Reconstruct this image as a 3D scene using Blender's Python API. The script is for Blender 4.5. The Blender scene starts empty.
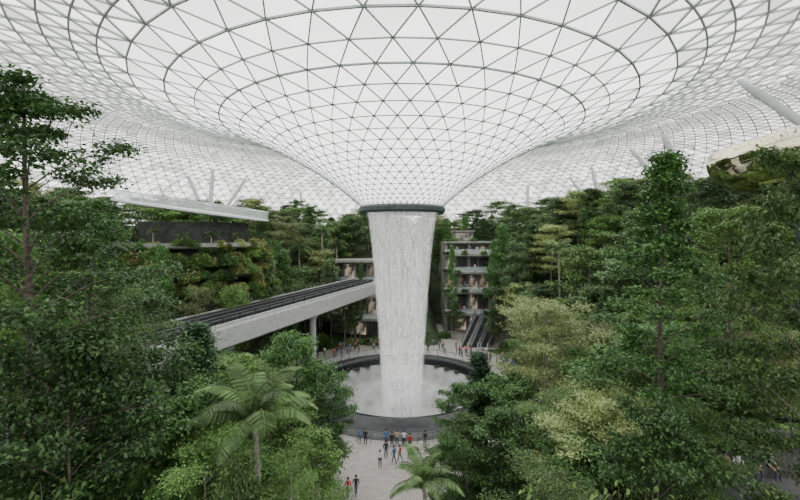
import bpy, math, random
import numpy as np
from mathutils import Vector, Matrix
random.seed(7)
rng=np.random.default_rng(7)
scene=bpy.context.scene
COL=scene.collection
CAMZ=21.7; F=400.0; HOR=235.0; CX=0.0; CY=57.0
def PX(px,d): return (px-402)/F*d
def PZ(py,d): return CAMZ+(HOR-py)/F*d
def sm(t):
    t=max(0.0,min(1.0,t)); return t*t*(3-2*t)

# ---------------------------------------------------------------- materials
def new_mat(name):
    m=bpy.data.materials.new(name); m.use_nodes=True
    nt=m.node_tree; b=nt.nodes.get("Principled BSDF"); o=nt.nodes.get("Material Output")
    return m,nt,b,o
def surf(name,c1,c2,rough=0.7,scale=3.0,bump=0.15,metal=0.0,detail=5.0,spec=0.4):
    m,nt,b,o=new_mat(name)
    tc=nt.nodes.new('ShaderNodeTexCoord'); n=nt.nodes.new('ShaderNodeTexNoise')
    n.inputs['Scale'].default_value=scale; n.inputs['Detail'].default_value=detail
    nt.links.new(tc.outputs['Object'],n.inputs['Vector'])
    r=nt.nodes.new('ShaderNodeValToRGB'); r.color_ramp.elements[0].position=.35; r.color_ramp.elements[1].position=.65
    r.color_ramp.elements[0].color=(*c1,1); r.color_ramp.elements[1].color=(*c2,1)
    nt.links.new(n.outputs['Fac'],r.inputs['Fac']); nt.links.new(r.outputs['Color'],b.inputs['Base Color'])
    b.inputs['Roughness'].default_value=rough; b.inputs['Metallic'].default_value=metal
    b.inputs['Specular IOR Level'].default_value=spec
    if bump>0:
        bp=nt.nodes.new('ShaderNodeBump'); bp.inputs['Strength'].default_value=bump
        nt.links.new(n.outputs['Fac'],bp.inputs['Height']); nt.links.new(bp.outputs['Normal'],b.inputs['Normal'])
    return m
def leafmat(name,dark,light,trans=0.27):
    m,nt,b,o=new_mat(name)
    g=nt.nodes.new('ShaderNodeNewGeometry'); oi=nt.nodes.new('ShaderNodeObjectInfo')
    r=nt.nodes.new('ShaderNodeValToRGB')
    r.color_ramp.elements[0].color=(*dark,1); r.color_ramp.elements[1].color=(*light,1)
    nt.links.new(g.outputs['Random Per Island'],r.inputs['Fac'])
    hsv=nt.nodes.new('ShaderNodeHueSaturation')
    mr=nt.nodes.new('ShaderNodeMapRange'); mr.inputs['To Min'].default_value=.6; mr.inputs['To Max'].default_value=1.7
    nt.links.new(oi.outputs['Random'],mr.inputs['Value']); nt.links.new(mr.outputs['Result'],hsv.inputs['Value'])
    nt.links.new(r.outputs['Color'],hsv.inputs['Color'])
    nt.links.new(hsv.outputs['Color'],b.inputs['Base Color'])
    b.inputs['Roughness'].default_value=.4; b.inputs['Specular IOR Level'].default_value=.45
    t=nt.nodes.new('ShaderNodeBsdfTranslucent'); nt.links.new(hsv.outputs['Color'],t.inputs['Color'])
    mx=nt.nodes.new('ShaderNodeMixShader'); mx.inputs[0].default_value=trans
    nt.links.new(b.outputs[0],mx.inputs[1]); nt.links.new(t.outputs[0],mx.inputs[2]); nt.links.new(mx.outputs[0],o.inputs['Surface'])
    return m
M={}
M['bark']=surf('bark',(.06,.05,.04),(.17,.14,.11),.9,6,.5)
M['barkpale']=surf('bark_pale',(.2,.185,.15),(.36,.33,.28),.9,6,.4)
M['leafA']=leafmat('leaf_deep_green',(.022,.068,.022),(.12,.245,.065))
M['leafB']=leafmat('leaf_dark_green',(.014,.046,.022),(.06,.14,.05),.15)
M['leafC']=leafmat('leaf_olive',(.15,.205,.075),(.37,.43,.19))
M['leafD']=leafmat('leaf_mid_green',(.045,.11,.034),(.19,.31,.085))
M['leafP']=leafmat('leaf_palm',(.07,.14,.05),(.23,.34,.14))
M['leafF']=leafmat('leaf_far_hazed_green',(.05,.105,.045),(.165,.25,.105))  # lighter green, distance haze mixed into the leaf colour
M['flower']=leafmat('flower_orange',(.45,.2,.1),(.65,.42,.24))
M['concrete']=surf('concrete',(.40,.41,.40),(.50,.51,.49),.8,1.5,.05)
M['slab']=surf('slab_concrete',(.17,.175,.16),(.26,.265,.24),.8,1.5,.05)
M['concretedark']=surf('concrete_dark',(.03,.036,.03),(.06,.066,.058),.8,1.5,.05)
M['white']=surf('white_paint',(.62,.64,.64),(.72,.74,.74),.45,1,.0)
M['strut']=surf('strut_paint',(.40,.43,.43),(.46,.49,.49),.45,1,.0)
M['steel']=surf('grey_steel',(.16,.17,.17),(.24,.25,.25),.4,4,.0,.6)
M['darksteel']=surf('dark_steel',(.02,.024,.024),(.04,.045,.045),.6,4,.0,.0)
M['oculus']=surf('oculus_rim_paint',(.04,.06,.055),(.07,.09,.085),.4,2,.0)
M['soil']=surf('soil_groundcover',(.016,.03,.013),(.05,.075,.034),.95,.6,.6)
M['basin']=surf('basin_dark_stone',(.012,.015,.017),(.028,.032,.034),.3,2,.03)
M['bench']=surf('dark_stone',(.05,.052,.052),(.10,.10,.10),.7,2,.1)
M['gold']=surf('gold_mirror',(.62,.56,.38),(.72,.67,.5),.05,.3,.15,1.0,2)
M['skin']=surf('skin',(.42,.26,.18),(.5,.32,.23),.6,5,0)
M['hair']=surf('black_hair',(.012,.01,.008),(.03,.025,.02),.6,30,.1)
M['shoe']=surf('shoe',(.05,.05,.05),(.3,.3,.3),.6,3,0)
M['eye']=surf('eye_dark',(.01,.01,.01),(.02,.02,.02),.3,3,0)
M['interior']=surf('interior_wall',(.12,.12,.105),(.24,.23,.2),.7,.6,0)
m,nt,b,o=new_mat('lit_shop_window'); oi=nt.nodes.new('ShaderNodeObjectInfo'); r=nt.nodes.new('ShaderNodeValToRGB')
r.color_ramp.elements[0].color=(.02,.02,.02,1); r.color_ramp.elements[1].color=(1,.82,.62,1); r.color_ramp.elements[0].position=.5
nt.links.new(oi.outputs['Random'],r.inputs['Fac']); n=nt.nodes.new('ShaderNodeTexNoise'); n.inputs['Scale'].default_value=1.8; n.inputs['Detail'].default_value=6
mm_=nt.nodes.new('ShaderNodeMapRange'); mm_.inputs['From Min'].default_value=.4; mm_.inputs['From Max'].default_value=.65; mm_.inputs['To Min'].default_value=.02; mm_.inputs['To Max'].default_value=.6; nt.links.new(n.outputs['Fac'],mm_.inputs[0])
b.inputs['Base Color'].default_value=(.05,.055,.055,1); b.inputs['Roughness'].default_value=.15
nt.links.new(r.outputs['Color'],b.inputs['Emission Color']); nt.links.new(mm_.outputs[0],b.inputs['Emission Strength']); M['window']=m
m,nt,b,o=new_mat('shirt_cloth'); oi=nt.nodes.new('ShaderNodeObjectInfo'); n=nt.nodes.new('ShaderNodeTexNoise'); n.inputs['Scale'].default_value=12
bp=nt.nodes.new('ShaderNodeBump'); bp.inputs['Strength'].default_value=.2; nt.links.new(n.outputs['Fac'],bp.inputs['Height']); nt.links.new(bp.outputs['Normal'],b.inputs['Normal'])
nt.links.new(oi.outputs['Color'],b.inputs['Base Color']); b.inputs['Roughness'].default_value=.85; M['shirt']=m
m,nt,b,o=new_mat('trouser_cloth'); oi=nt.nodes.new('ShaderNodeObjectInfo'); r=nt.nodes.new('ShaderNodeValToRGB')
r.color_ramp.elements[0].color=(.01,.012,.02,1); r.color_ramp.elements[1].color=(.12,.14,.2,1)
nt.links.new(oi.outputs['Random'],r.inputs['Fac']); nt.links.new(r.outputs['Color'],b.inputs['Base Color']); b.inputs['Roughness'].default_value=.85; M['trouser']=m
m,nt,b,o=new_mat('plaza_paving')
tc=nt.nodes.new('ShaderNodeTexCoord'); br=nt.nodes.new('ShaderNodeTexBrick'); br.inputs['Scale'].default_value=.8
br.inputs['Color1'].default_value=(.36,.34,.31,1); br.inputs['Color2'].default_value=(.44,.42,.385,1); br.inputs['Mortar'].default_value=(.22,.21,.19,1); br.inputs['Mortar Size'].default_value=.012
nt.links.new(tc.outputs['Object'],br.inputs['Vector']); nt.links.new(br.outputs['Color'],b.inputs['Base Color']); b.inputs['Roughness'].default_value=.55; M['paving']=m
m,nt,b,o=new_mat('railing_glass'); b.inputs['Base Color'].default_value=(.75,.85,.84,1); b.inputs['Alpha'].default_value=.28; b.inputs['Roughness'].default_value=.08; M['rglass']=m
m,nt,b,o=new_mat('roof_fritted_glass_skyglow')
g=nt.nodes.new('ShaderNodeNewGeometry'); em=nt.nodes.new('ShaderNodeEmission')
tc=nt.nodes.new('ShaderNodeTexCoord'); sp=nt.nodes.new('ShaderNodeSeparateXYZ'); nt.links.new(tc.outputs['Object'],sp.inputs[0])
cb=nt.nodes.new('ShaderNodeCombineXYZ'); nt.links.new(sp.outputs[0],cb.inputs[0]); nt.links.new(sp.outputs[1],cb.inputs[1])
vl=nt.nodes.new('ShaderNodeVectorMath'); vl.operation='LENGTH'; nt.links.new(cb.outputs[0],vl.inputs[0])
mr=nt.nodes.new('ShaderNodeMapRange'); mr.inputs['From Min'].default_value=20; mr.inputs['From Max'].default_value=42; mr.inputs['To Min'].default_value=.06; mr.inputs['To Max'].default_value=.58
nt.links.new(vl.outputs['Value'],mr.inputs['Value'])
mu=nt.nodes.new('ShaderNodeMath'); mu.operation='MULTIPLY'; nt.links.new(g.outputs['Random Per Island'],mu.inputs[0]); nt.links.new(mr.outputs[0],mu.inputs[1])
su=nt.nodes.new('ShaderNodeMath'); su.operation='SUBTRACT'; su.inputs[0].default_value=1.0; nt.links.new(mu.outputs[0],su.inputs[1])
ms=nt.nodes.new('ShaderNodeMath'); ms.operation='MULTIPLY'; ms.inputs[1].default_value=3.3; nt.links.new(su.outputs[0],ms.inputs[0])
em.inputs['Color'].default_value=(1,.99,.975,1); nt.links.new(ms.outputs[0],em.inputs['Strength'])  # panels emit by themselves, standing in for overcast daylight through the glass
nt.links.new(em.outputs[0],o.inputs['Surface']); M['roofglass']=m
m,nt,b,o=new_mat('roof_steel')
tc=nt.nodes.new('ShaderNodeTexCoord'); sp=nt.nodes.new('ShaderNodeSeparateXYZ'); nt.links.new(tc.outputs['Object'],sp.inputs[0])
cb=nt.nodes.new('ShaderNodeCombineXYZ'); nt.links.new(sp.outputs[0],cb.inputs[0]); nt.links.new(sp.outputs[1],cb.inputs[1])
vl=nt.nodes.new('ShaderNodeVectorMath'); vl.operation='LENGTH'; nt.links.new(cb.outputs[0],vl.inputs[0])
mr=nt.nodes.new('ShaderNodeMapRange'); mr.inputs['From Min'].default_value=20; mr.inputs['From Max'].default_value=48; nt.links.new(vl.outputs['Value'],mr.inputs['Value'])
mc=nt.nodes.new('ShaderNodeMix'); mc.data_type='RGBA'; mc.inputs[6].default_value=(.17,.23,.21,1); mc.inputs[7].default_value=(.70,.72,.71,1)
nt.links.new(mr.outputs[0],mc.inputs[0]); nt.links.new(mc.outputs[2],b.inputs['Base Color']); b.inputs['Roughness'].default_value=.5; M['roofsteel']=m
def water(name,lo,hi,sc,fmin=.44,fmax=.6,glow=.3):
    m,nt,b,o=new_mat(name)
    tc=nt.nodes.new('ShaderNodeTexCoord'); mp=nt.nodes.new('ShaderNodeMapping'); mp.inputs['Scale'].default_value=sc
    n=nt.nodes.new('ShaderNodeTexNoise'); n.inputs['Scale'].default_value=1; n.inputs['Detail'].default_value=8; n.inputs['Roughness'].default_value=.75
    nt.links.new(tc.outputs['Object'],mp.inputs[0]); nt.links.new(mp.outputs[0],n.inputs['Vector'])
    r=nt.nodes.new('ShaderNodeMapRange'); r.inputs['From Min'].default_value=fmin; r.inputs['From Max'].default_value=fmax; r.inputs['To Min'].default_value=lo; r.inputs['To Max'].default_value=hi
    nt.links.new(n.outputs['Fac'],r.inputs['Value'])
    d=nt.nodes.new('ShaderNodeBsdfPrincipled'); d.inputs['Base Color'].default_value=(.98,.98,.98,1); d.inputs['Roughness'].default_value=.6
    d.inputs['Emission Color'].default_value=(1,1,1,1); d.inputs['Emission Strength'].default_value=glow  # added glow, imitates sky light scattered through the water
    t=nt.nodes.new('ShaderNodeBsdfTranslucent'); t.inputs['Color'].default_value=(.98,.98,.98,1)
    mx=nt.nodes.new('ShaderNodeMixShader'); mx.inputs[0].default_value=.4; nt.links.new(d.outputs[0],mx.inputs[1]); nt.links.new(t.outputs[0],mx.inputs[2])
    tr=nt.nodes.new('ShaderNodeBsdfTransparent'); m2=nt.nodes.new('ShaderNodeMixShader')
    nt.links.new(r.outputs[0],m2.inputs[0]); nt.links.new(tr.outputs[0],m2.inputs[1]); nt.links.new(mx.outputs[0],m2.inputs[2]); nt.links.new(m2.outputs[0],o.inputs['Surface'])
    return m
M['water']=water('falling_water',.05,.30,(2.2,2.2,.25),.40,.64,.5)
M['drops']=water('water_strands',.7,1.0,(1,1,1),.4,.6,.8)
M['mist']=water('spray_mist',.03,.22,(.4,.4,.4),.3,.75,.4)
m,nt,b,o=new_mat('pool_water')
tc=nt.nodes.new('ShaderNodeTexCoord'); n=nt.nodes.new('ShaderNodeTexNoise'); n.inputs['Scale'].default_value=.5; n.inputs['Detail'].default_value=5
nt.links.new(tc.outputs['Object'],n.inputs['Vector'])
r=nt.nodes.new('ShaderNodeValToRGB'); r.color_ramp.elements[0].position=.3; r.color_ramp.elements[1].position=.7
r.color_ramp.elements[0].color=(.17,.18,.175,1); r.color_ramp.elements[1].color=(.32,.33,.325,1)
nt.links.new(n.outputs['Fac'],r.inputs['Fac']); nt.links.new(r.outputs['Color'],b.inputs['Base Color']); b.inputs['Roughness'].default_value=.22
n2=nt.nodes.new('ShaderNodeTexNoise'); n2.inputs['Scale'].default_value=4; nt.links.new(tc.outputs['Object'],n2.inputs['Vector'])
bp=nt.nodes.new('ShaderNodeBump'); bp.inputs['Strength'].default_value=.2; nt.links.new(n2.outputs['Fac'],bp.inputs['Height']); nt.links.new(bp.outputs['Normal'],b.inputs['Normal'])
M['pool']=m

# ---------------------------------------------------------------- geometry helpers
class G:
    def __init__(s): s.v=[]; s.f=[]; s.m=[]; s.n=0
    def add(s,v,f,mi=0):
        v=np.asarray(v,float); s.v.append(v); 
        for q in f: s.f.append(tuple(int(i)+s.n for i in q)); s.m.append(mi)
        s.n+=len(v)
    def quads(s,v,mi=0):
        n=len(v); s.v.append(v.reshape(-1,3)); 
        idx=(np.arange(n*4)+s.n).reshape(n,4).tolist(); s.f.extend(idx); s.m.extend([mi]*n); s.n+=n*4
    def mesh(s,name,mats,smooth=False):
        me=bpy.data.meshes.new(name); V=np.concatenate(s.v)
        me.from_pydata(V.tolist(),[],s.f)
        for mm in mats: me.materials.append(mm)
        if len(mats)>1: me.polygons.foreach_set('material_index',s.m)
        if smooth: me.polygons.foreach_set('use_smooth',[True]*len(me.polygons))
        me.update(); return me
    def box(s,x0,x1,y0,y1,z0,z1,mi=0):
        v=[(x0,y0,z0),(x1,y0,z0),(x1,y1,z0),(x0,y1,z0),(x0,y0,z1),(x1,y0,z1),(x1,y1,z1),(x0,y1,z1)]
        s.add(v,[(0,3,2,1),(4,5,6,7),(0,1,5,4),(1,2,6,5),(2,3,7,6),(3,0,4,7)],mi)
    def tube(s,pts,rad,ns=6,mi=0,cap=True):
        pts=np.asarray(pts,float); n=len(pts)
        rad=np.broadcast_to(np.asarray(rad,float),(n,))
        t=np.gradient(pts,axis=0); t/=np.linalg.norm(t,axis=1)[:,None]+1e-9
        ref=np.array([0,0,1.0]) if abs(t[0][2])<.9 else np.array([1.0,0,0])
        vs=[]
        for i in range(n):
            a=np.cross(t[i],ref); a/=np.linalg.norm(a)+1e-9; b=np.cross(t[i],a)
            an=np.arange(ns)*2*math.pi/ns
            vs.append(pts[i]+rad[i]*(np.cos(an)[:,None]*a+np.sin(an)[:,None]*b))
        f=[]
        for i in range(n-1):
            for j in range(ns):
                k=(j+1)%ns; f.append((i*ns+j,i*ns+k,(i+1)*ns+k,(i+1)*ns+j))
        if cap: f.append(tuple(range(ns))[::-1]); f.append(tuple((n-1)*ns+j for j in range(ns)))
        s.add(np.concatenate(vs),f,mi)
    def lathe(s,prof,ns=64,c=(0,0),a0=0,a1=2*math.pi,mi=0):
        full=abs(a1-a0-2*math.pi)<1e-6
        cnt=ns if full else ns+1
        an=a0+(a1-a0)*np.arange(cnt)/ns
        v=[]; 
        for r,z in prof:
            for a in an: v.append((c[0]+r*math.cos(a),c[1]+r*math.sin(a),z))
        f=[]
        for i in range(len(prof)-1):
            for j in range(ns):
                k=(j+1)%cnt; f.append((i*cnt+j,i*cnt+k,(i+1)*cnt+k,(i+1)*cnt+j))
        s.add(v,f,mi)
def obj(name,data,parent=None,label=None,cat=None,kind=None,group=None,loc=None):
    o=bpy.data.objects.new(name,data); COL.objects.link(o)
    if parent: o.parent=parent
    if label: o['label']=label
    if cat: o['category']=cat
    if kind: o['kind']=kind
    if group: o['group']=group
    if loc is not None: o.location=loc
    return o

# ---------------------------------------------------------------- terrain
DECK=(-29.6,57.5,10.0)
def hgt(x,y):
    r=math.hypot(x-CX,y-CY)
    h=17*sm((r-21)/27)+7*sm((r-58)/22)
    h*=0.16+0.84*sm((y-22)/32)
    if y<CY: h*=sm((abs(x)-7)/9)
    if y>70:
        fx=sm((x-5)/3)*sm((27-x)/3); fy=sm((101-y)/3); h*=1-fx*fy
        fx=sm((x+19)/3)*sm((2-x)/3); h*=1-.8*fx*sm((98-y)/4)
    return h
N=150; X=np.linspace(-112,112,N); Y=np.linspace(-30,172,N)
V=[];Fc=[]
for j in range(N):
    for i in range(N):
        x,y=X[i],Y[j]; h=hgt(x,y)
        V.append((x,y,h-.04+ (random.uniform(-.12,.25) if h>.6 else 0)))
for j in range(N-1):
    for i in range(N-1):
        a=j*N+i
        xc=(X[i]+X[i+1])/2; yc=(Y[j]+Y[j+1])/2
        if math.hypot(xc,yc-CY)<11.3: continue
        Fc.append((a,a+1,a+N+1,a+N))
g=G(); g.add(V,Fc); obj('floor',g.mesh('forest_ground',[M['soil']],True),kind='structure',label='planted dark soil slopes of the indoor forest valley')
g=G(); g.lathe([(14.9,.03),(23.5,.03)],96,(CX,CY))
g.add([(-6.5,10,.02),(4.2,10,.02),(5.5,43,.02),(-8.5,43,.02)],[(0,1,2,3)])
g.box(4,28,76,100,-.1,.02)
obj('floor',g.mesh('plaza_floor',[M['paving']]),kind='structure',label='pale stone paved plaza ring around the pool')

# ---------------------------------------------------------------- roof: trumpet flare
pr=np.array([5.6,8,10,12,16,20,25,31,38,48,58,70,82,92,99]); pz=np.array([25.5,27.6,29.1,30.4,32.7,34.6,36.5,38.2,39.8,41.5,42.1,41.0,36.5,29,16])
rr=np.linspace(5.6,99,600); zz=np.interp(rr,pr,pz)
k=np.exp(-np.linspace(-2,2,41)**2); k/=k.sum()
pad_l=zz[0]-(rr[1:21][::-1]-rr[0])*.9; pad_r=np.full(20,zz[-1])
zs=np.convolve(np.concatenate([pad_l,zz,pad_r]),k,'valid'); zs[0]=zz[0]
def roofz(r): return float(np.interp(r,rr,zs))
rings=[]; r=5.6; Nn=48; odd=0
slope=np.gradient(zs,rr)
while r<98.5:
    rings.append((r,Nn,odd))
    sp=float(np.interp(r,rr,slope)); st=.87*2*math.pi*r/Nn/math.sqrt(1+sp*sp)
    if Nn==48 and r>31: Nn=96; r+=st*.62; odd=0; continue
    if Nn==96 and r>46 : Nn=192; r+=st*.62; odd=0; continue
    r+=st; odd^=1
nodes=[];start=[]
for (r,n_,od) in rings:
    start.append(len(nodes)); z=roofz(r)
    for i in range(n_):
        a=2*math.pi*(i+(.5 if od else 0))/n_ + math.pi/80
        nodes.append((r*math.cos(a),r*math.sin(a),z))
nodes=np.array(nodes)
edges=[];tris=[]
for k_ in range(len(rings)):
    r,n_,od=rings[k_]; s=start[k_]
    for i in range(n_): edges.append((s+i,s+(i+1)%n_,k_,1))
    if k_+1<len(rings):
        r2,n2,od2=rings[k_+1]; s2=start[k_+1]
        if n2==n_:
            for i in range(n_):
                if od==0 and od2==1: a_,b_=i-1,i
                else: a_,b_=i,i+1
                a_%=n2;b_%=n2
                edges.append((s+i,s2+a_,k_,0)); edges.append((s+i,s2+b_,k_,0))
                tris.append((s+i,s2+a_,s2+b_)); tris.append((s+i,s2+b_,s+(i+1)%n_))
        else:
            for i in range(n_):
                base=2*i+(1 if od else 0)
                for q in(-1,0,1): edges.append((s+i,s2+(base+q)%n2,k_,0))
                tris.append((s+i,s2+(base-1)%n2,s2+base%n2)); tris.append((s+i,s2+base%n2,s2+(base+1)%n2))
                tris.append((s+i,s2+(base+1)%n2,s+(i+1)%n_))
g=G()
T=nodes[np.array(tris)]
v=T.reshape(-1,3); f=np.arange(len(v)).reshape(-1,3).tolist(); g.add(v,f)
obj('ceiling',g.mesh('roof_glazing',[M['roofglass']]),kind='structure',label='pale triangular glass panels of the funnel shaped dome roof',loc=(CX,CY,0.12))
A=nodes[np.array([e[0] for e in edges])]; B=nodes[np.array([e[1] for e in edges])]
kk=np.array([e[2] for e in edges]); hoop=np.array([e[3] for e in edges])
rad_r=np.array([x[0] for x in rings])[kk]
w=np.where(rad_r<32,.028+.001*rad_r,.08)
strong=[int(np.argmin([abs(x[0]-q) for x in rings])) for q in (23,29.5)]
w=np.where((hoop==1)&(np.isin(kk,strong)),w*1.5,w)
d=B-A; d/=np.linalg.norm(d,axis=1)[:,None]; up=np.array([0,0,1.0]); sd=np.cross(d,up); sd/=np.linalg.norm(sd,axis=1)[:,None]; u2=np.cross(sd,d)
c=[]
for sx,sz in((-1,-1.0),(1,-1.0),(1,1),(-1,1)):
    off=sd*(w*sx)[:,None]+u2*(w*sz)[:,None]; c.append((A+off,B+off))
V=np.stack([c[0][0],c[1][0],c[2][0],c[3][0],c[0][1],c[1][1],c[2][1],c[3][1]],1)
g=G(); ne=len(A)
g.v.append(V.reshape(-1,3)); base=np.arange(ne)[:,None]*8
for q in((0,1,5,4),(1,2,6,5),(3,0,4,7)):
    g.f.extend((base+np.array(q)).tolist())
g.m=[0]*len(g.f)
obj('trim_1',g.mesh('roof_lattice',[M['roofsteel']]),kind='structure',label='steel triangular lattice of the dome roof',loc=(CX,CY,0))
g=G(); g.lathe([(5.25,25.0),(5.9,24.7),(6.15,25.0),(6.15,25.5),(5.8,25.8),(5.4,25.7),(5.25,25.0)],96)
oc=obj('oculus_rim',g.mesh('oculus_rim',[M['oculus']],False),label='dark steel ring at the roof opening above the waterfall',cat='roof ring',loc=(CX,CY,0))

# ---------------------------------------------------------------- waterfall
ZT,ZB=25.0,-3.6
def wr(z):
    u=(ZT-z)/(ZT-ZB); return 5.2-2.55*(max(u,0)**.65)
e=bpy.data.objects.new('waterfall',None); COL.objects.link(e); e.location=(CX,CY,0)
e['label']='tall white cylindrical curtain of falling water'; e['category']='waterfall'
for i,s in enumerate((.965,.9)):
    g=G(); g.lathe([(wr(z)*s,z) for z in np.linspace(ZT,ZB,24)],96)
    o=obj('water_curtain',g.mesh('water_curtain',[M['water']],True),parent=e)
n=30000
zt=ZT-rng.uniform(0,1,n)**.85*(ZT-ZB-.3); L=.06+rng.exponential(.26,n); L=np.minimum(L,zt-ZB); a=rng.uniform(0,2*math.pi,n)
keys=rng.uniform(0,2*math.pi,190); near_=keys[rng.integers(0,190,n)]+rng.normal(0,.025,n); a=np.where(rng.random(n)<.35,near_,a)
fr=(ZT-zt)/(ZT-ZB)
s=rng.normal(.985,.010,n)+rng.normal(0,.045,n)*fr-np.abs(rng.normal(0,.05,n))*(rng.random(n)<.4)
ra=np.array([wr(z) for z in zt])*s; rb=np.array([wr(z) for z in zt-L])*s; ww=rng.uniform(.003,.013,n)
ca,sa=np.cos(a),np.sin(a)
Q=np.stack([np.stack([ra*ca-sa*ww,ra*sa+ca*ww,zt],1),np.stack([ra*ca+sa*ww,ra*sa-ca*ww,zt],1),np.stack([rb*ca+sa*ww,rb*sa-ca*ww,zt-L],1),np.stack([rb*ca-sa*ww,rb*sa+ca*ww,zt-L],1)],1)
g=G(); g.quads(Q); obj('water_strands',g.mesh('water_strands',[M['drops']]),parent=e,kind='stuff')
g=G()
for k_ in range(7):
    R_=3.1+k_*1.1; H_=4.0-k_*.45
    g.lathe([(R_,ZB+k_*.35),(R_*.97,ZB+H_*.5+k_*.2),(R_*.85,ZB+H_*.8+k_*.2),(R_*.6,ZB+H_+k_*.2),(2.6 if R_*.6<2.8 else R_*.45,ZB+H_+k_*.2)],64)
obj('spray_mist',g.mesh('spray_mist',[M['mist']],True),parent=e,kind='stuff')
# basin
e=bpy.data.objects.new('fountain_basin',None); COL.objects.link(e); e.location=(CX,CY,0); e['label']='round sunken dark stone pool catching the waterfall'; e['category']='fountain'
g=G(); g.lathe([(15.0,.03),(14.9,.45),(13.1,.8),(12.3,1.1),(11.75,1.1),(11.55,.5),(11.2,-.9),(10.4,-2.4)],128)
obj('basin_rim',g.mesh('basin_rim',[M['basin']],True),parent=e)
g=G(); g.lathe([(11.5,-.15),(9.5,-1.2),(7,-2.3),(5,-3.1),(3.2,-3.5),(0.01,-3.6)],96)
obj('pool_water',g.mesh('pool_water',[M['pool']],True),parent=e)
RR=15.6
e=bpy.data.objects.new('circular_railing',None); COL.objects.link(e); e.location=(CX,CY,0); e['label']='glass railing with slim grey handrail curving around the pool'; e['category']='railing'
g=G(); an=np.linspace(0,2*math.pi,129)
g.tube([(RR*math.cos(t),RR*math.sin(t),1.15) for t in an],.045,6,0,False)
obj('handrail',g.mesh('handrail',[M['steel']]),parent=e)
g=G(); g.lathe([(RR,.1),(RR,1.1)],128); obj('glass_panel',g.mesh('glass_panel',[M['rglass']]),parent=e)
g=G(); g.tube([(0,0,0),(0,0,1.1)],.035,6); pm=g.mesh('post',[M['steel']])
for i in range(60):
    t=2*math.pi*i/60; o=obj('post',pm,parent=e,loc=(RR*math.cos(t),RR*math.sin(t),.03))

# ---------------------------------------------------------------- elevated track
P1=np.array([-7.6,77.5]); P0=P1-np.array([.345,1.0])*61; dv=(P1-P0); TL=np.linalg.norm(dv); dv/=TL
TZ=12.7
tr=bpy.data.objects.new('elevated_train_track',None); COL.objects.link(tr); tr.location=(P0[0],P0[1],0); tr.rotation_euler[2]=math.atan2(dv[1],dv[0])
tr['label']='elevated concrete guideway crossing the indoor forest'; tr['category']='train track'
def ext(profile,x0,x1):
    n_=len(profile); v=[(x0,y,z) for y,z in profile]+[(x1,y,z) for y,z in profile]
    f=[(i,(i+1)%n_,n_+(i+1)%n_,n_+i) for i in range(n_)]+[tuple(range(n_))[::-1],tuple(range(n_,2*n_))]
    return v,f
g=G(); v,f=ext([(-3.2,TZ),(-3.3,TZ-.2),(-3.2,TZ-2.1),(-1.7,TZ-2.8),(1.7,TZ-2.8),(3.2,TZ-2.1),(3.3,TZ-.2),(3.2,TZ)],0,TL); g.add(v,f)
obj('girder',g.mesh('girder',[M['concrete']]),parent=tr)
g=G(); g.box(0,TL,-3.05,3.05,TZ,TZ+.06); obj('track_bed',g.mesh('track_bed',[M['darksteel']]),parent=tr)
for yy in(-1.9,-.8,.8,1.9):
    g=G(); g.box(0,TL,yy-.2,yy+.2,TZ+.06,TZ+.4); g.box(0,TL,yy-.06,yy+.06,TZ+.4,TZ+.46,1); obj('rail',g.mesh('rail',[M['darksteel'],M['steel']]),parent=tr)
for yy in(-3.1,3.1):
    g=G(); g.box(0,TL,yy-.1,yy+.1,TZ,TZ+.3)
    for x in np.arange(1,TL,2.4): g.box(x,x+.07,yy-.04,yy+.04,TZ+.3,TZ+.95,1)
    g.box(0,TL,yy-.04,yy+.04,TZ+.95,TZ+1.02,1); g.box(0,TL,yy-.02,yy+.02,TZ+.6,TZ+.64,1)
    obj('parapet',g.mesh('parapet',[M['concrete'],M['darksteel']]),parent=tr)
for x in(12,29,46.5):
    p=P0+dv*x; z0=hgt(*p)-.2
    g=G(); g.tube([(x,0,z0),(x,0,TZ-3.5)],.5,16); g.tube([(x,0,TZ-3.7),(x,0,TZ-2.7)],[.5,1.1],16)
    obj('pillar',g.mesh('pillar',[M['concrete']],False),parent=tr)

# ---------------------------------------------------------------- round terrace building
cx,cy,R=DECK
TILT=math.radians(8)
e=bpy.data.objects.new('round_terrace_building',None); COL.objects.link(e); e.location=(cx,cy,0); e['label']='circular terrace building with thin white curved edge and railing'; e['category']='building'
def tilt(o): o.location=(0,0,25.2); o.rotation_euler=(0,TILT,0)
g=G(); g.lathe([(0.1,-.3),(R-1.6,-.3),(R-.2,-.2),(R,-.1),(R,.12),(0.1,.12)],128); tilt(obj('terrace_slab',g.mesh('terrace_slab',[M['white']],False),parent=e))
g=G(); g.lathe([(R-.15,.12),(R-.15,1.2)],128); tilt(obj('glass_balustrade',g.mesh('glass_balustrade',[M['rglass']]),parent=e))
g=G(); an=np.linspace(0,2*math.pi,129); g.tube([((R-.15)*math.cos(t),(R-.15)*math.sin(t),1.25) for t in an],.06,6,0,False); tilt(obj('handrail',g.mesh('handrail2',[M['white']]),parent=e))
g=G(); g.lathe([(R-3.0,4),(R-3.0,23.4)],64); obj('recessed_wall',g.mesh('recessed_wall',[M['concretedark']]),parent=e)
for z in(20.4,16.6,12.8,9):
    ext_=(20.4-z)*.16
    g=G(); g.lathe([(R-3.2,z-.5),(R-.6+ext_,z-.4),(R-.3+ext_,z-.2),(R-.3+ext_,z+.3),(R-.7+ext_,z+.3),(R-.7+ext_,z+.1),(R-3.2,z+.1)],128); obj('planter_ledge',g.mesh('planter_ledge',[M['slab'] if z>20 else M['concretedark']]),parent=e)

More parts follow.
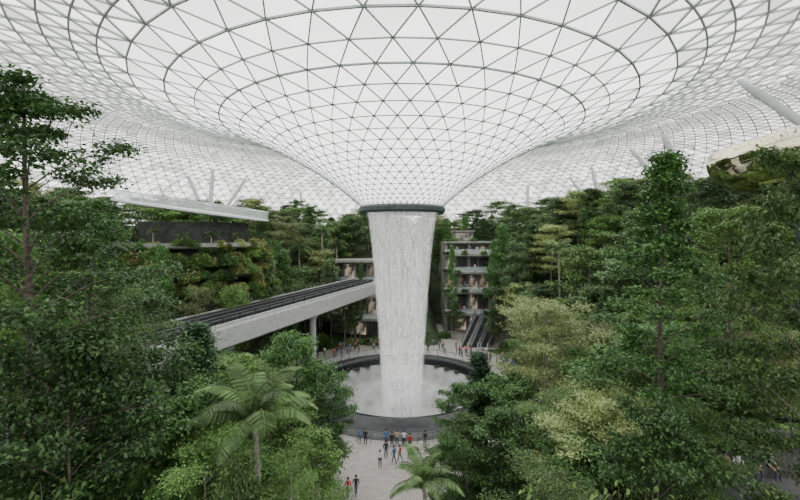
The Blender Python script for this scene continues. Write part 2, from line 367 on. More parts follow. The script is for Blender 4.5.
# ---------------------------------------------------------------- multi storey balcony building
def building(name,x0,x1,y0,y1,levels,label,top):
    e=bpy.data.objects.new(name,None); COL.objects.link(e); e.location=(x0,y0,0); e['label']=label; e['category']='building'
    W=x1-x0; D=y1-y0
    g=G(); g.box(0,W,4,D,0,top); obj('body',g.mesh('body',[M['interior']]),parent=e)
    for i,z in enumerate(levels):
        sh=(0,1.0,.3,.8,1.6)[i]
        g=G(); g.box(-.3,W+.3,sh,4.1,z-.3,z+.15); obj('floor_slab',g.mesh('floor_slab',[M['slab']]),parent=e)
        if z<top-1:
            g=G(); g.box(-.2,W+.2,sh+.08,sh+.12,z+.15,z+1.2); obj('glass_balustrade',g.mesh('gb',[M['rglass']]),parent=e)
            g=G(); g.box(-.2,W+.2,sh+.05,sh+.14,z+1.2,z+1.28); obj('handrail',g.mesh('hr',[M['steel']]),parent=e)
    zl=[0]+list(levels)
    for i in range(len(zl)-1):
        n_=int(W/2.5)
        for k_ in range(n_):
            g=G(); xx=.4+k_*2.5; g.box(xx,xx+2.0,3.94,3.99,zl[i]+.3,zl[i+1]-.9); obj('shop_window',g.mesh('shop_window',[M['window']]),parent=e)
    for k_ in range(int(W/5)+1):
        g=G(); g.tube([(.3+k_*5,2.2,0),(.3+k_*5,2.2,top-.3)],.2,10); obj('column',g.mesh('column',[M['slab']]),parent=e)
    return e
building('balcony_building',9.5,23.5,86,98,[4.6,9.2,13.6,17.4,20.2],'open fronted shopping building with stacked planted balconies',20.2)
building('concrete_portal_building',-15,-5.0,80.5,92,[4.6,9.2,12.0,16.4],'grey concrete block the train track runs into',16.4)
g=G(); g.box(-2.0,2.0,-2,2,0,2.2,0); g.box(-2.4,2.4,-2.4,2.4,2.2,2.45,1)
for i in range(4): g.box(-1.8+i*.95,-1.15+i*.95,-2.04,-2.0,.3,1.9,2)
obj('rooftop_pavilion',g.mesh('pavilion',[M['interior'],M['slab'],M['window']]),label='small boxy pavilion on the building roof',cat='pavilion',loc=(14,92,20.25))
def esc(loc,rot,L,Hh,label):
    e=bpy.data.objects.new('escalator',None); COL.objects.link(e); e.location=loc; e.rotation_euler[2]=rot; e['label']=label; e['category']='escalator'; e['group']='escalators beside the plaza'
    n_=int(Hh/.2); g=G()
    for i in range(n_): g.box(-.5,.5,i*L/n_,(i+1)*L/n_,max(0,i*.2-.5),(i+1)*.2)
    obj('steps',g.mesh('steps',[M['darksteel']]),parent=e)
    for sx in(-.65,.65):
        g=G(); v=[(sx-.06,0,0),(sx+.06,0,0),(sx+.06,L,Hh-.4),(sx-.06,L,Hh-.4),(sx-.06,0,.95),(sx+.06,0,.95),(sx+.06,L,Hh+.95),(sx-.06,L,Hh+.95)]
        g.add(v,[(0,3,2,1),(4,5,6,7),(0,1,5,4),(1,2,6,5),(2,3,7,6),(3,0,4,7)]); obj('side_panel',g.mesh('side_panel',[M['white']]),parent=e)
        g=G(); g.tube([(sx,0,1.0),(sx,L,Hh+1.0)],.06,6); obj('handrail',g.mesh('handrail3',[M['darksteel']]),parent=e)
for i in range(3): esc((12.0+i*1.9,77.0,.03),-.5,8.8,4.4,'sloping escalator with pale side panels')
g=G()
for i in range(14): g.box(-3.0,3.0,i*.6,(i+1)*.6,0,.32*(i+1))
o=obj('stone_stairs',g.mesh('stone_stairs',[M['slab']]),label='broad grey stone stairs climbing from the plaza',cat='stairs',loc=(21.5,75.5,.02)); o.rotation_euler[2]=-.35

# ---------------------------------------------------------------- slanted roof columns
def ray_roof(px,py):
    for t in np.arange(5,150,.25):
        x=PX(px,t); y=t; z=PZ(py,t); r=math.hypot(x-CX,y-CY)
        if r>6 and z>=roofz(min(r,98)): return t
    return 100
for (a,b,c_,d_,rad) in[(738,80,802,123,.5),(662,133,690,192,.6),(630,148,650,172,.45),(592,168,600,205,.5),(528,185,527,220,.45),(570,178,590,205,.4),(714,150,712,185,.35),
    (123,138,98,164,.5),(213,170,210,210,.55),(188,176,204,212,.5),(245,180,226,208,.45),(160,188,172,212,.4),(300,192,304,216,.35)]:
    t=ray_roof(a,b); t2=t*.93
    p=Vector((PX(a,t),t,PZ(b,t))); q=Vector((PX(c_,t2),t2,PZ(d_,t2)))
    dr=(q-p).normalized(); q2=q.copy()
    for _ in range(60):
        if q2.z<hgt(q2.x,q2.y)+.0 : break
        q2+=dr*.5
        if (q2-q).length>16: break
    g=G(); L=(q2-p).length; g.tube([(0,0,0),(0,0,L*.1),(0,0,L*.9),(0,0,L)],[rad*.55,rad,rad,rad*.6],14)
    o=obj('slanted_roof_column',g.mesh('slanted_roof_column',[M['strut']],True),label='slanted white steel tube column holding up the dome',cat='column',group='slanted roof columns',loc=p)
    o.rotation_mode='QUATERNION'; o.rotation_quaternion=dr.to_track_quat('Z','Y')

# golden mirrored canopy
e=bpy.data.objects.new('mirrored_canopy',None); COL.objects.link(e); e.location=(PX(800,38),38,PZ(158,38)); e['label']='curved gold tinted mirror canopy above the trees'; e['category']='canopy'
prof=[(2.2,-3.7),(3.9,-3.2),(5.4,-2.2),(6.5,-.8),(7.0,.7),(7.0,2.0),(6.7,2.9),(6.4,3.1),(5.6,2.4),(4.4,1.2),(2,.3),(.01,.1)]
q=np.linspace(0,1,len(prof)); q2=np.linspace(0,1,40); prof=[(.01,-3.85)]+[(float(np.interp(t,q,[p_[0] for p_ in prof])),float(np.interp(t,q,[p_[1] for p_ in prof]))) for t in q2]
g=G(); g.lathe(prof,72); o=obj('mirror_shell',g.mesh('mirror_shell',[M['gold']],True),parent=e); o.rotation_euler=(math.radians(-4),math.radians(-12),0); o.scale=(1,1,.8)
g=G(); g.tube([(0,0,-22),(0,0,-2.6)],.3,12); obj('support_mast',g.mesh('support_mast',[M['darksteel']]),parent=e)

# ---------------------------------------------------------------- vegetation prototypes
def leaf_quads(P,L,W,rng,emin=-.8,emax=.35,D=None):
    n=len(P)
    if D is None:
        a=rng.uniform(0,2*math.pi,n); e_=rng.uniform(emin,emax,n)
        D=np.stack([np.cos(a)*np.cos(e_),np.sin(a)*np.cos(e_),np.sin(e_)],1)
    L=L*rng.uniform(.7,1.25,n); W=W*rng.uniform(.8,1.2,n)
    up=np.stack([rng.normal(0,.45,n),rng.normal(0,.45,n),np.ones(n)],1)
    S=np.cross(D,up); S/=np.linalg.norm(S,axis=1)[:,None]+1e-9
    nrm=np.cross(S,D)
    mid=P+D*(L*.5)[:,None]; lift=nrm*(W*.35)[:,None]
    return np.stack([P,mid+S*W[:,None]+lift,P+D*L[:,None],mid-S*W[:,None]+lift],1)
PROF={'cone':lambda u:(1-u)**.8*.95+.08,'round':lambda u:math.sqrt(max(0,1-(2*u-.8)**2/1.5))*.97+.03 if u<.99 else .3,
 'column':lambda u:(min(1,u*5+.45))*(1-u**2.2)*.9+.1,'taper':lambda u:min(1,.55+u*1.6)*min(1,1.5*(1-u)+.1),'flat':lambda u:.55+.45*math.sin(math.pi*min(1,u*.9+.15))-(.3 if u>.9 else 0)}
def make_tree(name,seed,H,R,base,prof,nprim,sub,lp,lL,lW,cl,pad,leaf,bark,tr=.22,tiers=0,e0=.15,e1=.9,emin=-.8,emax=.35,blen=.38,qmin=.3):
    rn=np.random.default_rng(seed); tg=G(); lg=G()
    n=9; t=np.linspace(0,1,n); wob=np.cumsum(rn.normal(0,.012*H,(n,2)),0)*.6; wob-=wob[0]
    tp=np.stack([wob[:,0],wob[:,1],t*H],1)
    rads=tr*(1-t*.85); rads[0]*=1.5
    tg.tube(tp,rads,9)
    def tpos(u): return np.array([np.interp(u,t,tp[:,0]),np.interp(u,t,tp[:,1]),u*H])
    Ps=[]
    for i in range(nprim):
        u=(i+.5)/nprim
        uu=u
        if tiers: uu=(math.floor(u*tiers)+.5+rn.uniform(-.3,.3))/tiers
        th=base+(1-base)*uu*.97; p0=tpos(th); L=R*PROF[prof](uu)*rn.uniform(.45,1.18)
        az=i*2.39996+rn.uniform(-.4,.4); el=e0+(e1-e0)*uu+rn.uniform(-.15,.15)
        m=5; s=np.linspace(0,1,m); pts=[]
        for q in s:
            ee=el*(1-.45*q); pts.append(p0+np.array([math.cos(az)*math.cos(ee)*L*q,math.sin(az)*math.cos(ee)*L*q,math.sin(ee)*L*q+ rn.normal(0,.02)*L*q]))
        pts=np.array(pts); br=max(.018,tr*.3*(1-.6*th)*min(1,L/R+.2)); tg.tube(pts,br*(1-s*.8),4,0,False)
        for j in range(sub):
            q=rn.uniform(qmin,1.0) if j else 1.0
            b0=np.array([np.interp(q,s,pts[:,c_]) for c_ in range(3)])
            a2=az+rn.uniform(-1.2,1.2); l2=L*blen*rn.uniform(.3,1)*(1.15-q*.5) if j else .1
            e2=rn.uniform(-.1,.45); b1=b0+l2*np.array([math.cos(a2)*math.cos(e2),math.sin(a2)*math.cos(e2),math.sin(e2)])
            if j: tg.tube([b0,b1],[br*.35,br*.12],3,0,False)
            cs=cl*rn.uniform(.65,1.25); k_=int(lp*rn.uniform(.6,1.3))
            Ps.append(b1+np.clip(rn.normal(0,1,(k_,3)),-1.9,1.9)*np.array([cs,cs,cs*pad]))
    Q=leaf_quads(np.concatenate(Ps),lL,lW,rn,emin,emax); lg.quads(Q)
    return dict(name=name,H=H,R=R,trunk=tg.mesh(name+'_trunk',[bark],True),leaf=lg.mesh(name+'_foliage',[leaf]))
A_=M['leafA'];B_=M['leafB'];C_=M['leafC'];D_=M['leafD'];FL=M['leafF']; bk=M['bark']; bp_=M['barkpale']
T={}
T['big']=make_tree('rainforest_tree',1,24,5.3,.16,'flat',84,8,62,.22,.065,.40,.32,A_,bk,.3,0,.25,1.1,qmin=.45)
T['big2']=make_tree('rainforest_tree',2,18,4.6,.3,'round',48,8,70,.25,.075,.40,.32,D_,bk,.25,0,.3,1.1,qmin=.45)
T['col']=make_tree('tapering_tree',3,22,4.0,.18,'taper',76,7,62,.22,.068,.34,.34,A_,bk,.24,0,.2,1.1,qmin=.4)
T['cone']=make_tree('conical_tree',4,13,2.5,.12,'cone',70,6,80,.19,.055,.3,.5,B_,bk,.18,0,.05,.8)
T['olive']=make_tree('feathery_tree',5,13,4.0,.34,'round',46,9,90,.2,.034,.40,.3,C_,bp_,.17,0,.35,1.1,-.9,.2)
T['mid']=make_tree('leafy_tree',6,12,3.4,.3,'round',38,7,66,.24,.07,.4,.36,A_,bk,.17,0,.3,1.1,qmin=.4)
T['mid2']=make_tree('leafy_tree',7,12,3.2,.3,'flat',36,7,66,.27,.055,.38,.3,D_,bp_,.15,0,.3,1.0,qmin=.4)
T['fine']=make_tree('feathery_tree',12,12,3.4,.3,'round',40,8,92,.15,.03,.4,.26,D_,bp_,.14,9,.3,1.0,qmin=.4)
T['far']=make_tree('hillside_tree',8,13,3.8,.3,'round',32,7,46,.34,.09,.5,.42,FL,bk,.2,0,.2,1.1)
T['far2']=make_tree('hillside_tree',9,14,2.7,.3,'column',32,6,42,.32,.09,.42,.45,A_,bp_,.17,0,.2,1.0)
T['far3']=make_tree('hillside_tree',10,11,3.6,.35,'round',30,7,45,.32,.08,.5,.4,D_,bp_,.15,0,.2,1.1)
T['farol']=make_tree('hillside_tree',11,11,3.4,.35,'round',28,7,50,.28,.06,.5,.33,C_,bp_,.15,6,.3,1.0)
LAB={'big':'tall rainforest tree with full deep green canopy','big2':'broad leafy tree with fresh green crown','col':'tall tapering tree with thin trunk and deep green foliage',
'cone':'dark green conical tree among lighter trees','olive':'feathery olive green tree with pale bark','mid':'rounded deep green leafy tree on planted slope','mid2':'airy mid green tree with pale trunk','fine':'fine leaved fresh green tree with pale trunk',
'far':'hazy green forest tree on the terraced hillside','far2':'slender deep green tree on the terraced hillside','far3':'spreading green tree on the terraced hillside','farol':'pale olive tree on the terraced hillside'}
def place_tree(kind,x,y,ztop=None,sc=None,xy=None,rot=None):
    t=T[kind]; h=hgt(x,y)-.1
    s=(ztop-h)/t['H'] if ztop is not None else sc
    sx=xy if xy else s
    e=bpy.data.objects.new(t['name'],None); COL.objects.link(e); e.location=(x,y,h); e.scale=(sx,sx,s); e.rotation_euler[2]=rot if rot is not None else random.uniform(0,6.28)
    e['label']=LAB[kind]; e['category']='tree'; e['group']='trees of the indoor forest'
    obj('trunk',t['trunk'],parent=e); obj('foliage',t['leaf'],parent=e)
    return e
def frond_mesh(name,L,nl,ll,lw,mat,droop=1.0,rise=.7):
    g=G(); s=np.linspace(0,1,12)
    xs=[0];zs_=[0]
    for i in range(1,12):
        an_=rise-(rise+droop)*(s[i]**1.2); xs.append(xs[-1]+L/11*math.cos(an_)); zs_.append(zs_[-1]+L/11*math.sin(an_))
    pts=np.stack([xs,np.zeros(12),zs_],1); g.tube(pts,.035*L/3*(1-s*.8),4)
    q=np.linspace(.1,1,nl); P=np.stack([np.interp(q,s,pts[:,0]),np.zeros(nl),np.interp(q,s,pts[:,2])],1)
    rn=np.random.default_rng(5)
    for sd_ in(-1,1):
        le=ll*np.sin(np.pi*(q*.82+.14))**.6
        D=np.stack([np.full(nl,.55),sd_*np.ones(nl),-.35+rn.normal(0,.1,nl)],1); D/=np.linalg.norm(D,axis=1)[:,None]
        S=np.tile(np.array([1,0,.2]),(nl,1)); mid=P+D*(le*.45)[:,None]; tip=P+D*le[:,None]-np.array([0,0,1])*(le*.12)[:,None]
        g.quads(np.stack([P,mid+S*lw,tip,mid-S*lw],1))
    return g.mesh(name,[mat])
fr_big=frond_mesh('frond',3.9,60,.8,.045,M['leafP'],.65,1.2)
fr_small=frond_mesh('frond_small',2.4,30,.7,.05,M['leafD'],1.0,.9)
fr_dark=frond_mesh('frond_dark',2.6,30,.75,.06,M['leafF'],1.1,.9)
def place_palm(x,y,zc,fm,nf,tr=.16,label='palm tree with arching feathery fronds',scale=1.0,base=None,lo=-.75,hi=.4):
    h=(hgt(x,y) if base is None else base)-.1; e=bpy.data.objects.new('palm_tree',None); COL.objects.link(e); e.location=(x,y,h); e['label']=label; e['category']='palm tree'; e['group']='palms of the indoor forest'
    Hh=max(1,zc-h); g=G(); zz_=np.linspace(0,Hh,14); lean=random.uniform(-.4,.4)*min(1,Hh/6)
    g.tube([(lean*(z/Hh)**2,0,z) for z in zz_],[tr*(1.25-.4*z/Hh)*(1.06 if i%2 else .96) for i,z in enumerate(zz_)],10)
    obj('trunk',g.mesh('palm_trunk',[M['barkpale']],True),parent=e)
    for i in range(nf):
        o=obj('frond',fm,parent=e,loc=(lean,0,Hh-.05)); u=i/nf
        o.rotation_euler=(random.uniform(-.15,.15),(lo+(hi-lo)*u)+random.uniform(-.1,.1),i*2.39996); s=scale*random.uniform(.85,1.1); o.scale=(s,s,s)
def shrub_mesh(name,seed,R,n,L,W,mat,flower=0):
    rn=np.random.default_rng(seed); g=G()
    for i in range(14):
        a=rn.uniform(0,6.28); rr_=rn.uniform(.3,.9)*R; g.tube([(0,0,0),(math.cos(a)*rr_*.5,math.sin(a)*rr_*.5,R*.5),(math.cos(a)*rr_,math.sin(a)*rr_,R*rn.uniform(.5,.9))],[.04,.025,.01],4,1)
    d=rn.normal(0,1,(n,3)); d/=np.linalg.norm(d,axis=1)[:,None]; d[:,2]=np.abs(d[:,2]); k_=1+.22*np.sin(d[:,0]*5+seed)*np.cos(d[:,1]*6)
    P=d*(R*k_*rn.uniform(.6,1,n)**.5)[:,None]*np.array([1,1,.85])
    g.quads(leaf_quads(P,L,W,rn,-.6,.8),0)
    if flower:
        g.quads(leaf_quads(P[:flower]*1.08,L*.6,W*1.3,rn,-.2,.9),2)
    return g.mesh(name,[mat,M['bark'],M['flower']])
SH=[shrub_mesh('shrub_a',1,1.5,3500,.24,.06,M['leafA']),shrub_mesh('shrub_b',2,1.4,3000,.26,.07,M['leafD']),shrub_mesh('shrub_c',3,1.3,3000,.24,.05,M['leafC']),shrub_mesh('shrub_d',4,1.5,3000,.26,.07,M['leafD'],480)]
SL=['low deep green shrub on planted slope','low mid green shrub on planted slope','low olive green shrub on planted slope','flowering shrub with orange blooms on planted slope']
def place_shrub(k_,x,y,s,z=None,zs_=None):
    o=obj('flowering_shrub' if k_==3 else 'shrub',SH[k_],label=SL[k_],cat='shrub',group='shrubs of the indoor forest',loc=(x,y,(hgt(x,y) if z is None else z)-.1)); o.scale=(s,s,s*(zs_ or random.uniform(.8,1.3))); o.rotation_euler[2]=random.uniform(0,6.28)

heroes=[('big',24,78,16,.95),('big',92,200,24,.75),('fine',118,300,27,.8),('mid',70,345,15,.8),('mid',150,352,22,.9),('mid2',8,235,20,.8),
('cone',203,318,28,1.15),('mid2',238,358,29,.9),('mid',300,338,31,.85),('mid',325,372,31,.75),('mid2',290,395,27,.7),('mid',185,400,19,.8),('cone',162,360,29,1),('mid',120,400,17,.9),
('fine',205,440,17,.8),('mid2',312,430,25,.7),('mid',330,400,35,.6),('mid2',238,460,15,.45),('fine',290,460,16,.5),
('cone',487,352,35,1.0),('mid',462,385,34,.66),('mid2',466,415,29,.62),('mid',452,438,26,.45),('mid',500,410,27,.8),('olive',545,308,33,1.15),('olive',592,328,36,1.0),('fine',522,345,38,.85),
('col',655,148,22,.95),('mid',640,330,26,1.0),('olive',605,400,22,.9),('fine',560,395,25,1.0),('big2',735,215,29,.85),('big2',812,165,16,.62),('olive',770,335,30,.9),
('fine',690,410,20,.75),('mid',655,420,17,.7),('col',603,285,42,.7),('mid2',718,340,30,1.0),('mid',585,440,21,.8),
('far2',503,225,81,1.1),('far',514,245,78,.9),('far2',452,245,83,.5),('far2',440,228,100,.9),('far',332,262,77,.75),('far3',345,300,76,.6),('far2',352,290,79,.55),('far2',494,240,84,.7),('far3',456,305,83,.5),('far3',495,310,77,.5),('far2',484,218,99.5,.8),('far2',447,218,99.5,.8),('far2',465,216,99.5,.7),('far2',360,262,79,.4),('far',500,290,74,.6),
('far',150,285,38,.7),('farol',196,292,44,.6),('far3',230,292,48,.6),('far',262,262,58,.8),('far2',285,250,64,.9),('far2',275,240,70,.8),('far2',160,245,44,.6)]
used=[]
for k_,px,py,d_,xy in heroes:
    place_tree(k_,PX(px,d_),d_,ztop=PZ(py,d_),xy=xy); used.append((PX(px,d_),d_))
place_palm(PX(262,19),19,PZ(425,19),fr_big,17,.18,label='palm with broad arching green fronds',lo=-.6,hi=.3,scale=.95)
place_palm(PX(430,23),23,PZ(484,23),fr_big,14,.13,label='small palm beside the paved path',scale=.65)
place_palm(PX(150,17),17,PZ(478,17),fr_small,14,.12)

EN=[(-80,85),(0,85),(60,90),(105,120),(128,250),(140,330),(160,350),(185,345),(222,358),(245,356),(300,362),(325,372),(345,400),(349,900),(446,900),(450,400),(462,375),(495,365),(510,345),(530,330),(600,338),(625,270),(660,230),(700,225),(760,180),(880,150)]
EFAR=[(-80,170),(110,195),(125,285),(255,285),(265,240),(278,206),(300,203),(345,210),(372,214),(436,214),(445,216),(470,218),(485,212),(520,200),(545,205),(560,192),(600,188),(640,175),(700,180),(720,185),(760,165),(880,130)]
def env(E,px,w):
    q=np.linspace(px-w,px+w,7); v=np.interp(q,[e_[0] for e_ in E],[e_[1] for e_ in E])
    return float(np.max(v)) if (E is EN or px<265) else float(np.mean(v))
def track_side(x,y):
    v=np.array([x,y])-P0; return v[0]*dv[1]-v[1]*dv[0]
def blocked(x,y,m=1.5):
    r=math.hypot(x-CX,y-CY)
    if r<23.5+m*.3: return True
    if math.hypot(x-DECK[0],y-DECK[1])<DECK[2]+2.2+m: return True
    if 4<x<26 and 74<y<100: return True
    if -17<x<-3 and 76<y<94: return True
    if abs(track_side(x,y))<3.2+m and y<82: return True
    if 14<x<32 and 15<y<25: return True
    if r>80: return True
    return False
cnt=0
def try_tree(x,y,kinds,Hr,E,mind=3.4):
    global cnt
    if blocked(x,y): return
    for (a,b) in used:
        if (a-x)**2+(b-y)**2<mind*mind: return
    k_=random.choice(kinds); 
    if x<0 and k_=='olive': k_='fine'
    t=T[k_]; px=402+F*x/y; 
    Ht=random.uniform(*Hr); s=Ht/t['H']; w=t['R']*s*.8*F/y
    EE=E
    if E is EFAR and x<-18 and y>72: EE=[(-80,170),(110,200),(250,205),(278,206),(300,203),(345,210)]
    py=env(EE,px,w)+random.uniform(-6,10)*(E is EFAR); zt_=min(hgt(x,y)+Ht,PZ(py,y),roofz(min(98,math.hypot(x,y-CY)+4))-1)
    Hn=zt_-hgt(x,y)
    if Hn<4: return
    s2=Hn/t['H']; place_tree(k_,x,y,sc=s2,xy=max(s2,min(s,s2*1.5))); used.append((x,y)); cnt+=1
for _ in range(900):
    y=random.uniform(15,46); x=random.uniform(-1.1,1.1)*y
    px=402+F*x/y
    if -10<x<8 and 339<px<450: continue
    if abs(x)<7.0: continue
    if px>690 and y<30: continue
    if cnt>54: break
    try_tree(x,y,['fine','mid2','mid','olive','cone','mid2'],(8,15),EN,3.5)
c0=cnt
for _ in range(2800):
    y=random.uniform(44,135); x=random.uniform(-1.05,1.05)*y
    px=402+F*x/y
    if 365<px<440 and y<100: continue
    if cnt-c0>190: break
    E=EFAR
    if track_side(x,y)>0 and y<70 and px<345: E=EN
    if 440<px<500 and y<84:continue
    try_tree(x,y,['far','far2','far3','far','farol','far3'],(9,17),E,3.6)
for (px,py,d_) in[(322,232,84),(300,250,80),(338,246,90),(270,262,76),(255,250,78),(308,212,98),(290,225,92),(540,215,90),(590,215,80),(620,235,72),(520,240,86),(345,225,100),(495,228,103),(452,226,106),(560,250,70),(650,215,78),(262,230,100),(590,300,58),(520,290,72)]:
    place_palm(PX(px,d_),d_,PZ(py,d_),fr_dark,15,.16,label='slender hillside palm with drooping fronds',scale=1.15)
ns=0
for _ in range(3000):
    y=random.uniform(16,100); x=random.uniform(-.95,.95)*y; px=402+F*x/y
    if blocked(x,y,0): continue
    if abs(x)<7.8 and y<50: continue
    if hgt(x,y)>15.8 and random.random()<.7: continue
    if ns>190: break
    z=hgt(x,y)
    k_=random.choice([0,1,2,3] if (y>55 and x<0) else [0,1,0,1,2]); place_shrub(k_,x,y,random.uniform(.9,1.7)); ns+=1
for lv in(20.4,18.6,16.9,15.1,13.3,11.4):
    ext_=(20.4-lv)*.16
    for i in range(27):
        t=-1.95+2.8*(i+random.uniform(-.45,.45))/27; rr_=DECK[2]-.8+ext_+random.uniform(-.4,.4)
        place_shrub(random.choice([0,1,3,1,1,2,0,3]),DECK[0]+rr_*math.cos(t),DECK[1]+rr_*math.sin(t),random.uniform(.55,1.0) if lv<20 else random.uniform(.4,.75),lv-random.uniform(-.2,.9),1.2)
for i in range(6):
    t=-1.7+2.5*i/6; rr_=DECK[2]-random.uniform(1.2,2.3); place_palm(DECK[0]+rr_*math.cos(t),DECK[1]+rr_*math.sin(t),random.uniform(21.4,22.2),fr_dark,10,.06,label='small palm on the terrace planter',scale=.42,base=20.5)
for i in range(44):
    t=2*math.pi*i/44; x=24*math.cos(t); y=CY+24*math.sin(t)
    if 4<x<22 and y>70: continue
    if abs(x)<8 and y<CY: continue
    place_shrub(random.choice([0,1,2]),x,y,random.uniform(.6,1.1))
for (x,y,s) in[(9,84.6,.9),(-4.5,80,1.2),(-16,79,1.3),(-13,79,1.1),(26,77,1.2),(-9,79.5,1.0)]: place_shrub(random.choice([0,1]),x,y,s)
for i_,z in enumerate((4.75,9.35,13.75,17.55,20.3)):
    for x in(9.8,21.2,22.8,random.uniform(11,14),random.uniform(15,19)): place_shrub(random.choice([0,1,0,3]),x,86.5+(0,1.0,.3,.8,2.0)[i_],.62,z)
g=G(); rn=np.random.default_rng(3)
for i in range(200):
    a=rn.uniform(0,6.28); l=rn.uniform(.3,1.5); z=rn.uniform(.8,3.3); tip=np.array([math.cos(a)*l,math.sin(a)*l,z]); g.tube([(0,0,.1),tip*np.array([.4,.4,.7]),tip],[.022,.014,.008],3,1)
    for q in range(4):
        a3=a+rn.uniform(-1.4,1.4); D=np.array([[math.cos(a3)*.85,math.sin(a3)*.85,-.2]]); g.quads(leaf_quads(tip[None]-np.array([0,0,.12*q]),.26,.06,rn,D=D),0)
blm=g.mesh('broad_leaf_plant',[M['leafD'],M['bark']])
for (px,py,d_) in[(560,470,17),(60,470,13),(640,470,15),(612,478,16)]:
    x=PX(px,d_); z0=hgt(x,d_); zt_=PZ(py,d_)
    o=obj('broad_leaf_plant',blm,label='broad leaved bright green tropical plant on tall stems',cat='plant',group='broad leaved plants',loc=(x,d_,z0-.1)); s=min(1.3,max(.8,(zt_-z0)/3.6)); o.scale=(s*.8,s*.8,(zt_-z0)/3.4)

# ---------------------------------------------------------------- terrace with seat wall
tx,ty=PX(768,20),20.0; tz=PZ(492,20)
g=G(); g.box(-3.0,6,-.3,2.2,-tz+hgt(tx,ty)-.5,0,0); g.box(-3.0,6,2.2,2.6,-4,1.9,1); g.box(-3.0,6,1.3,2.2,0,.45,0)
obj('stone_terrace',g.mesh('stone_terrace',[M['bench'],M['bench']]),label='dark stone terrace with bench and retaining wall',cat='terrace',loc=(tx,ty,tz))
for i in range(9): place_shrub(random.choice([0,1,0]),tx-2.8+i*.95,ty+2.9,random.uniform(.55,.8),tz+1.2)

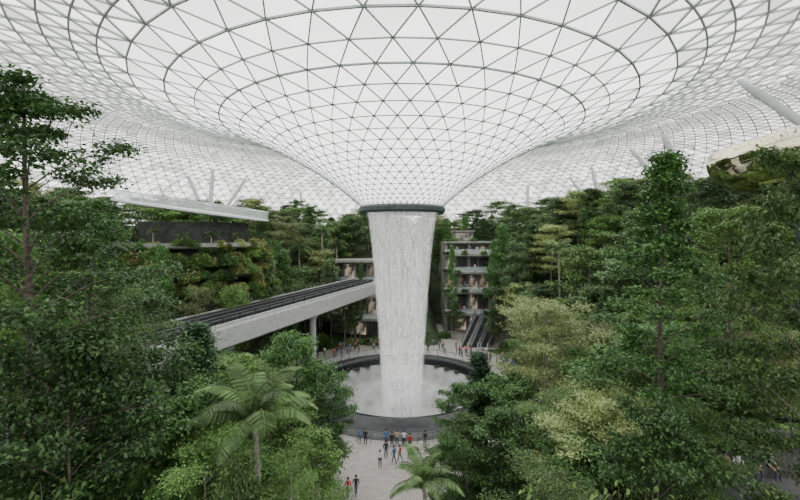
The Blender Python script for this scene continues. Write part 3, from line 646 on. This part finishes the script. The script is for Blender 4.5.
# ---------------------------------------------------------------- people
def person_mesh(name,pose):
    S=[];E=[]
    def v(co,r,mt,par=None,root=False):
        S.append((co,r,mt,root)); i=len(S)-1
        if par is not None: E.append((par,i))
        return i
    sit=pose=='sit'
    dz=-.42 if sit else 0
    lean=.14 if pose=='lean' else 0
    pel=v((0,0,.95+dz),(.14,.11),2,None,True)
    wa=v((0,lean*.4,1.1+dz),(.125,.095),1,pel); ch=v((0,lean*.8,1.31+dz),(.155,.11),1,wa); uc=v((0,lean,1.41+dz),(.10,.08),1,ch)
    nk=v((0,lean+.01,1.49+dz),(.05,.05),0,uc); h0=v((0,lean+.03,1.56+dz),(.068,.08),0,nk); h1=v((0,lean+.03,1.64+dz),(.08,.095),0,h0); h2=v((0,lean+.02,1.715+dz),(.06,.07),0,h1)
    v((0,lean+.135,1.615+dz),(.014,.014),0,h1)
    for s in(-1,1):
        sh=v((s*.17,lean,1.40+dz),(.062,.062),1,uc)
        if pose=='lean': el=(s*.24,lean+.12,1.18); wr_=(s*.20,lean+.36,1.14); di=(0,1,0)
        elif pose=='phone': el=(s*.24,.05,1.14); wr_=(s*.11,.28,1.30); di=(-s*.3,.5,.8)
        elif sit: el=(s*.24,.04,1.14+dz); wr_=(s*.15,.28,1.0+dz); di=(0,1,-.2)
        elif pose=='walk': el=(s*.23,-s*.09,1.13); wr_=(s*.25,-s*.05+.1-s*.08,.90); di=(0,.2,-1)
        else: el=(s*.23,-.03,1.13); wr_=(s*.25,.05,.89); di=(0,.15,-1)
        e_=v(el,(.046,.046),1,sh); w_=v(wr_,(.03,.03),0,e_)
        D=Vector(di).normalized(); w0=Vector(wr_); pm_=w0+D*.06; p_=v(tuple(pm_),(.036,.022),0,w_)
        side=D.cross(Vector((s,0,0.0)) if abs(D.x)<.8 else Vector((0,0,1))).normalized()
        for k_ in range(4):
            o_=side*(-.028+.019*k_); ln=[.065,.078,.072,.055][k_]
            a_=v(tuple(pm_+o_+D*.015),(.009,.009),0,None,True); b_=v(tuple(pm_+o_+D*(.015+ln*.55)),(.0085,.0085),0,a_); v(tuple(pm_+o_+D*(.015+ln)-Vector((s*.012,0,0))),(.007,.007),0,b_)
        a_=v(tuple(pm_-side*.025-D*.02),(.010,.010),0,None,True); v(tuple(pm_-side*.06+D*.025),(.009,.009),0,a_)
        hp=v((s*.09,0,.88+dz),(.09,.09),2,pel)
        if sit: kn=(s*.12,.42,.52); an_=(s*.12,.44,.09); to=(s*.12,.58,.05)
        elif pose=='walk': kn=(s*.09,s*.16,.50); an_=(s*.09,s*.26-.06,.09 if s>0 else .14); to=(s*.09,s*.26+.08,.05)
        else: kn=(s*.1,.02,.49); an_=(s*.11,-.01,.09); to=(s*.13,.13,.045)
        k_=v(kn,(.062,.062),2,hp); a_=v(an_,(.042,.042),2,k_); v(to,(.04,.032),3,a_)
    me=bpy.data.meshes.new(name+'_sk'); me.from_pydata([s[0] for s in S],E,[])
    o=bpy.data.objects.new(name+'_sk',me); COL.objects.link(o)
    sk=o.modifiers.new('sk','SKIN'); sk.use_smooth_shade=True; ss=o.modifiers.new('ss','SUBSURF'); ss.levels=1
    L=me.skin_vertices[0].data
    for i,s in enumerate(S): L[i].radius=s[1]; L[i].use_root=s[3]
    dg=bpy.context.evaluated_depsgraph_get(); out=bpy.data.meshes.new_from_object(o.evaluated_get(dg)); bpy.data.objects.remove(o)
    out.name=name; out.materials.clear()
    for k_ in('skin','shirt','trouser','shoe'): out.materials.append(M[k_])
    C=np.array([s[0] for s in S]); mt=[s[2] for s in S]
    for p in out.polygons:
        c_=np.array(p.center); p.material_index=mt[int(np.argmin(((C-c_)**2).sum(1)))]; p.use_smooth=True
    hc=(0,lean+.005,1.665+dz)
    g=G(); prof=[(.115*math.sin(t)**.8,.10*math.cos(t)) for t in np.linspace(.02,1.95,9)]
    g.lathe([(max(r_,.002),z) for r_,z in prof],16); hm=g.mesh('hair',[M['hair']],True); 
    for vv in hm.vertices: vv.co.y*=1.05; vv.co.x*=.86; vv.co+=Vector(hc); vv.co.z+= .03 if vv.co.y>hc[1]+.05 and vv.co.z<hc[2]+.02 else 0
    g=G()
    for s in(-.033,.033):
        g.lathe([(.001,-.012),(.011,-.006),(.012,.006),(.001,.012)],8,(s,lean+.118)); 
    em_=g.mesh('eyes',[M['eye']],True)
    for vv in em_.vertices: vv.co.z+=1.645+dz
    return out,hm,em_
PM={p:person_mesh('person_'+p,p) for p in('stand','walk','lean','phone','sit')}
COLS=[((.8,.8,.8),'white'),((.03,.03,.035),'black'),((.55,.05,.05),'red'),((.08,.16,.4),'blue'),((.3,.3,.3),'grey'),((.55,.45,.3),'beige'),((.1,.25,.2),'green'),((.5,.2,.3),'pink')]
PT={'stand':'standing','walk':'walking','lean':'leaning forward','phone':'holding up a phone','sit':'seated'}
ppl=[]
def person(x,y,z,rot,pose,ci,where,group,s=1.0):
    for (a,b,c_) in ppl:
        if abs(a-x)<.45 and abs(b-y)<.45 and abs(c_-z)<1: return
    ppl.append((x,y,z))
    c_,cn=COLS[ci]; bm_,hm,em_=PM[pose]
    o=obj('person',bm_,label='person in %s top %s %s'%(cn,PT[pose],where),cat='person',group=group,loc=(x,y,z)); o.color=(*c_,1); o.rotation_euler[2]=rot; o.scale=(s,s,s)
    obj('hair',hm,parent=o); obj('eyes',em_,parent=o)
W1='at the pool railing'
for px,ci,ps,dr_ in[(359,3,'lean',.5),(365,1,'phone',.55),(386,3,'lean',.5),(392,1,'stand',.9),(397,5,'phone',.5),(404,0,'lean',.5),(410,2,'stand',1.1),(425,1,'stand',.55),(429,4,'stand',.6)]:
    rp=RR+dr_; a=math.asin(max(-1,min(1,PX(px,CY-rp)/rp))); x=rp*math.sin(a); y=CY-rp*math.cos(a)
    person(x,y,.03,a*-1+random.uniform(-.3,.3),ps,ci,W1,'visitors at the pool',random.uniform(.92,1.04))
for px,py,ci,ps,rt in[(380,468,0,'stand',.2),(394,464,3,'walk',1.2),(400,462,2,'walk',1.5),(409,460,0,'stand',2.5),(348,498,2,'walk',.3),(356,496,1,'walk',.3),(340,492,0,'walk',.3),(386,459,1,'stand',0)]:
    d_=CAMZ*F/(py-HOR); person(PX(px,d_),d_,.03,rt,ps,ci,'on the pale plaza','visitors on the plaza',random.uniform(.92,1.04))
for _ in range(110):
    a=random.uniform(.0,math.pi); r_=random.uniform(16.8,22.5); x=r_*math.cos(a); y=CY+r_*math.sin(a)
    if 11<x<19 and y>76: continue
    person(x,y,.03,random.uniform(0,6.28),random.choice(['stand','walk','phone','stand']),random.randrange(8),'across the pool','crowd across the pool')
for i_,z in enumerate((4.75,9.35,13.75,17.55)):
    for _ in range(7): person(random.uniform(11,22),86.7+(0,1.0,.3,.8)[i_]+random.uniform(0,.3),z,math.pi+random.uniform(-.4,.4),random.choice(['stand','phone']),random.randrange(8),'on a balcony','people on the balconies')
for i,(dx,ci) in enumerate([(-2.3,0),(-1.6,1),(-1.0,5),(-.3,0),(.6,1),(1.4,4)]):
    person(tx+dx,ty+1.45,tz-.03,math.pi+random.uniform(-.3,.3),'sit',ci,'on the stone bench','people seated on the terrace')

# ---------------------------------------------------------------- world + camera
w_=bpy.data.worlds.new('World'); scene.world=w_; w_.use_nodes=True
w_.node_tree.nodes['Background'].inputs[0].default_value=(.9,.93,.95,1); w_.node_tree.nodes['Background'].inputs[1].default_value=1.0
cam=bpy.data.cameras.new('camera'); co=bpy.data.objects.new('camera',cam); COL.objects.link(co)
cam.lens=18; cam.sensor_width=36; cam.shift_y=(HOR-250)/800; cam.shift_x=-2/800
co.location=(0,0,CAMZ); co.rotation_euler=(math.pi/2,0,0); cam.clip_end=500
scene.camera=co
print('trees',cnt,'shrubs',ns,'rings',len(rings),'edges',len(edges))
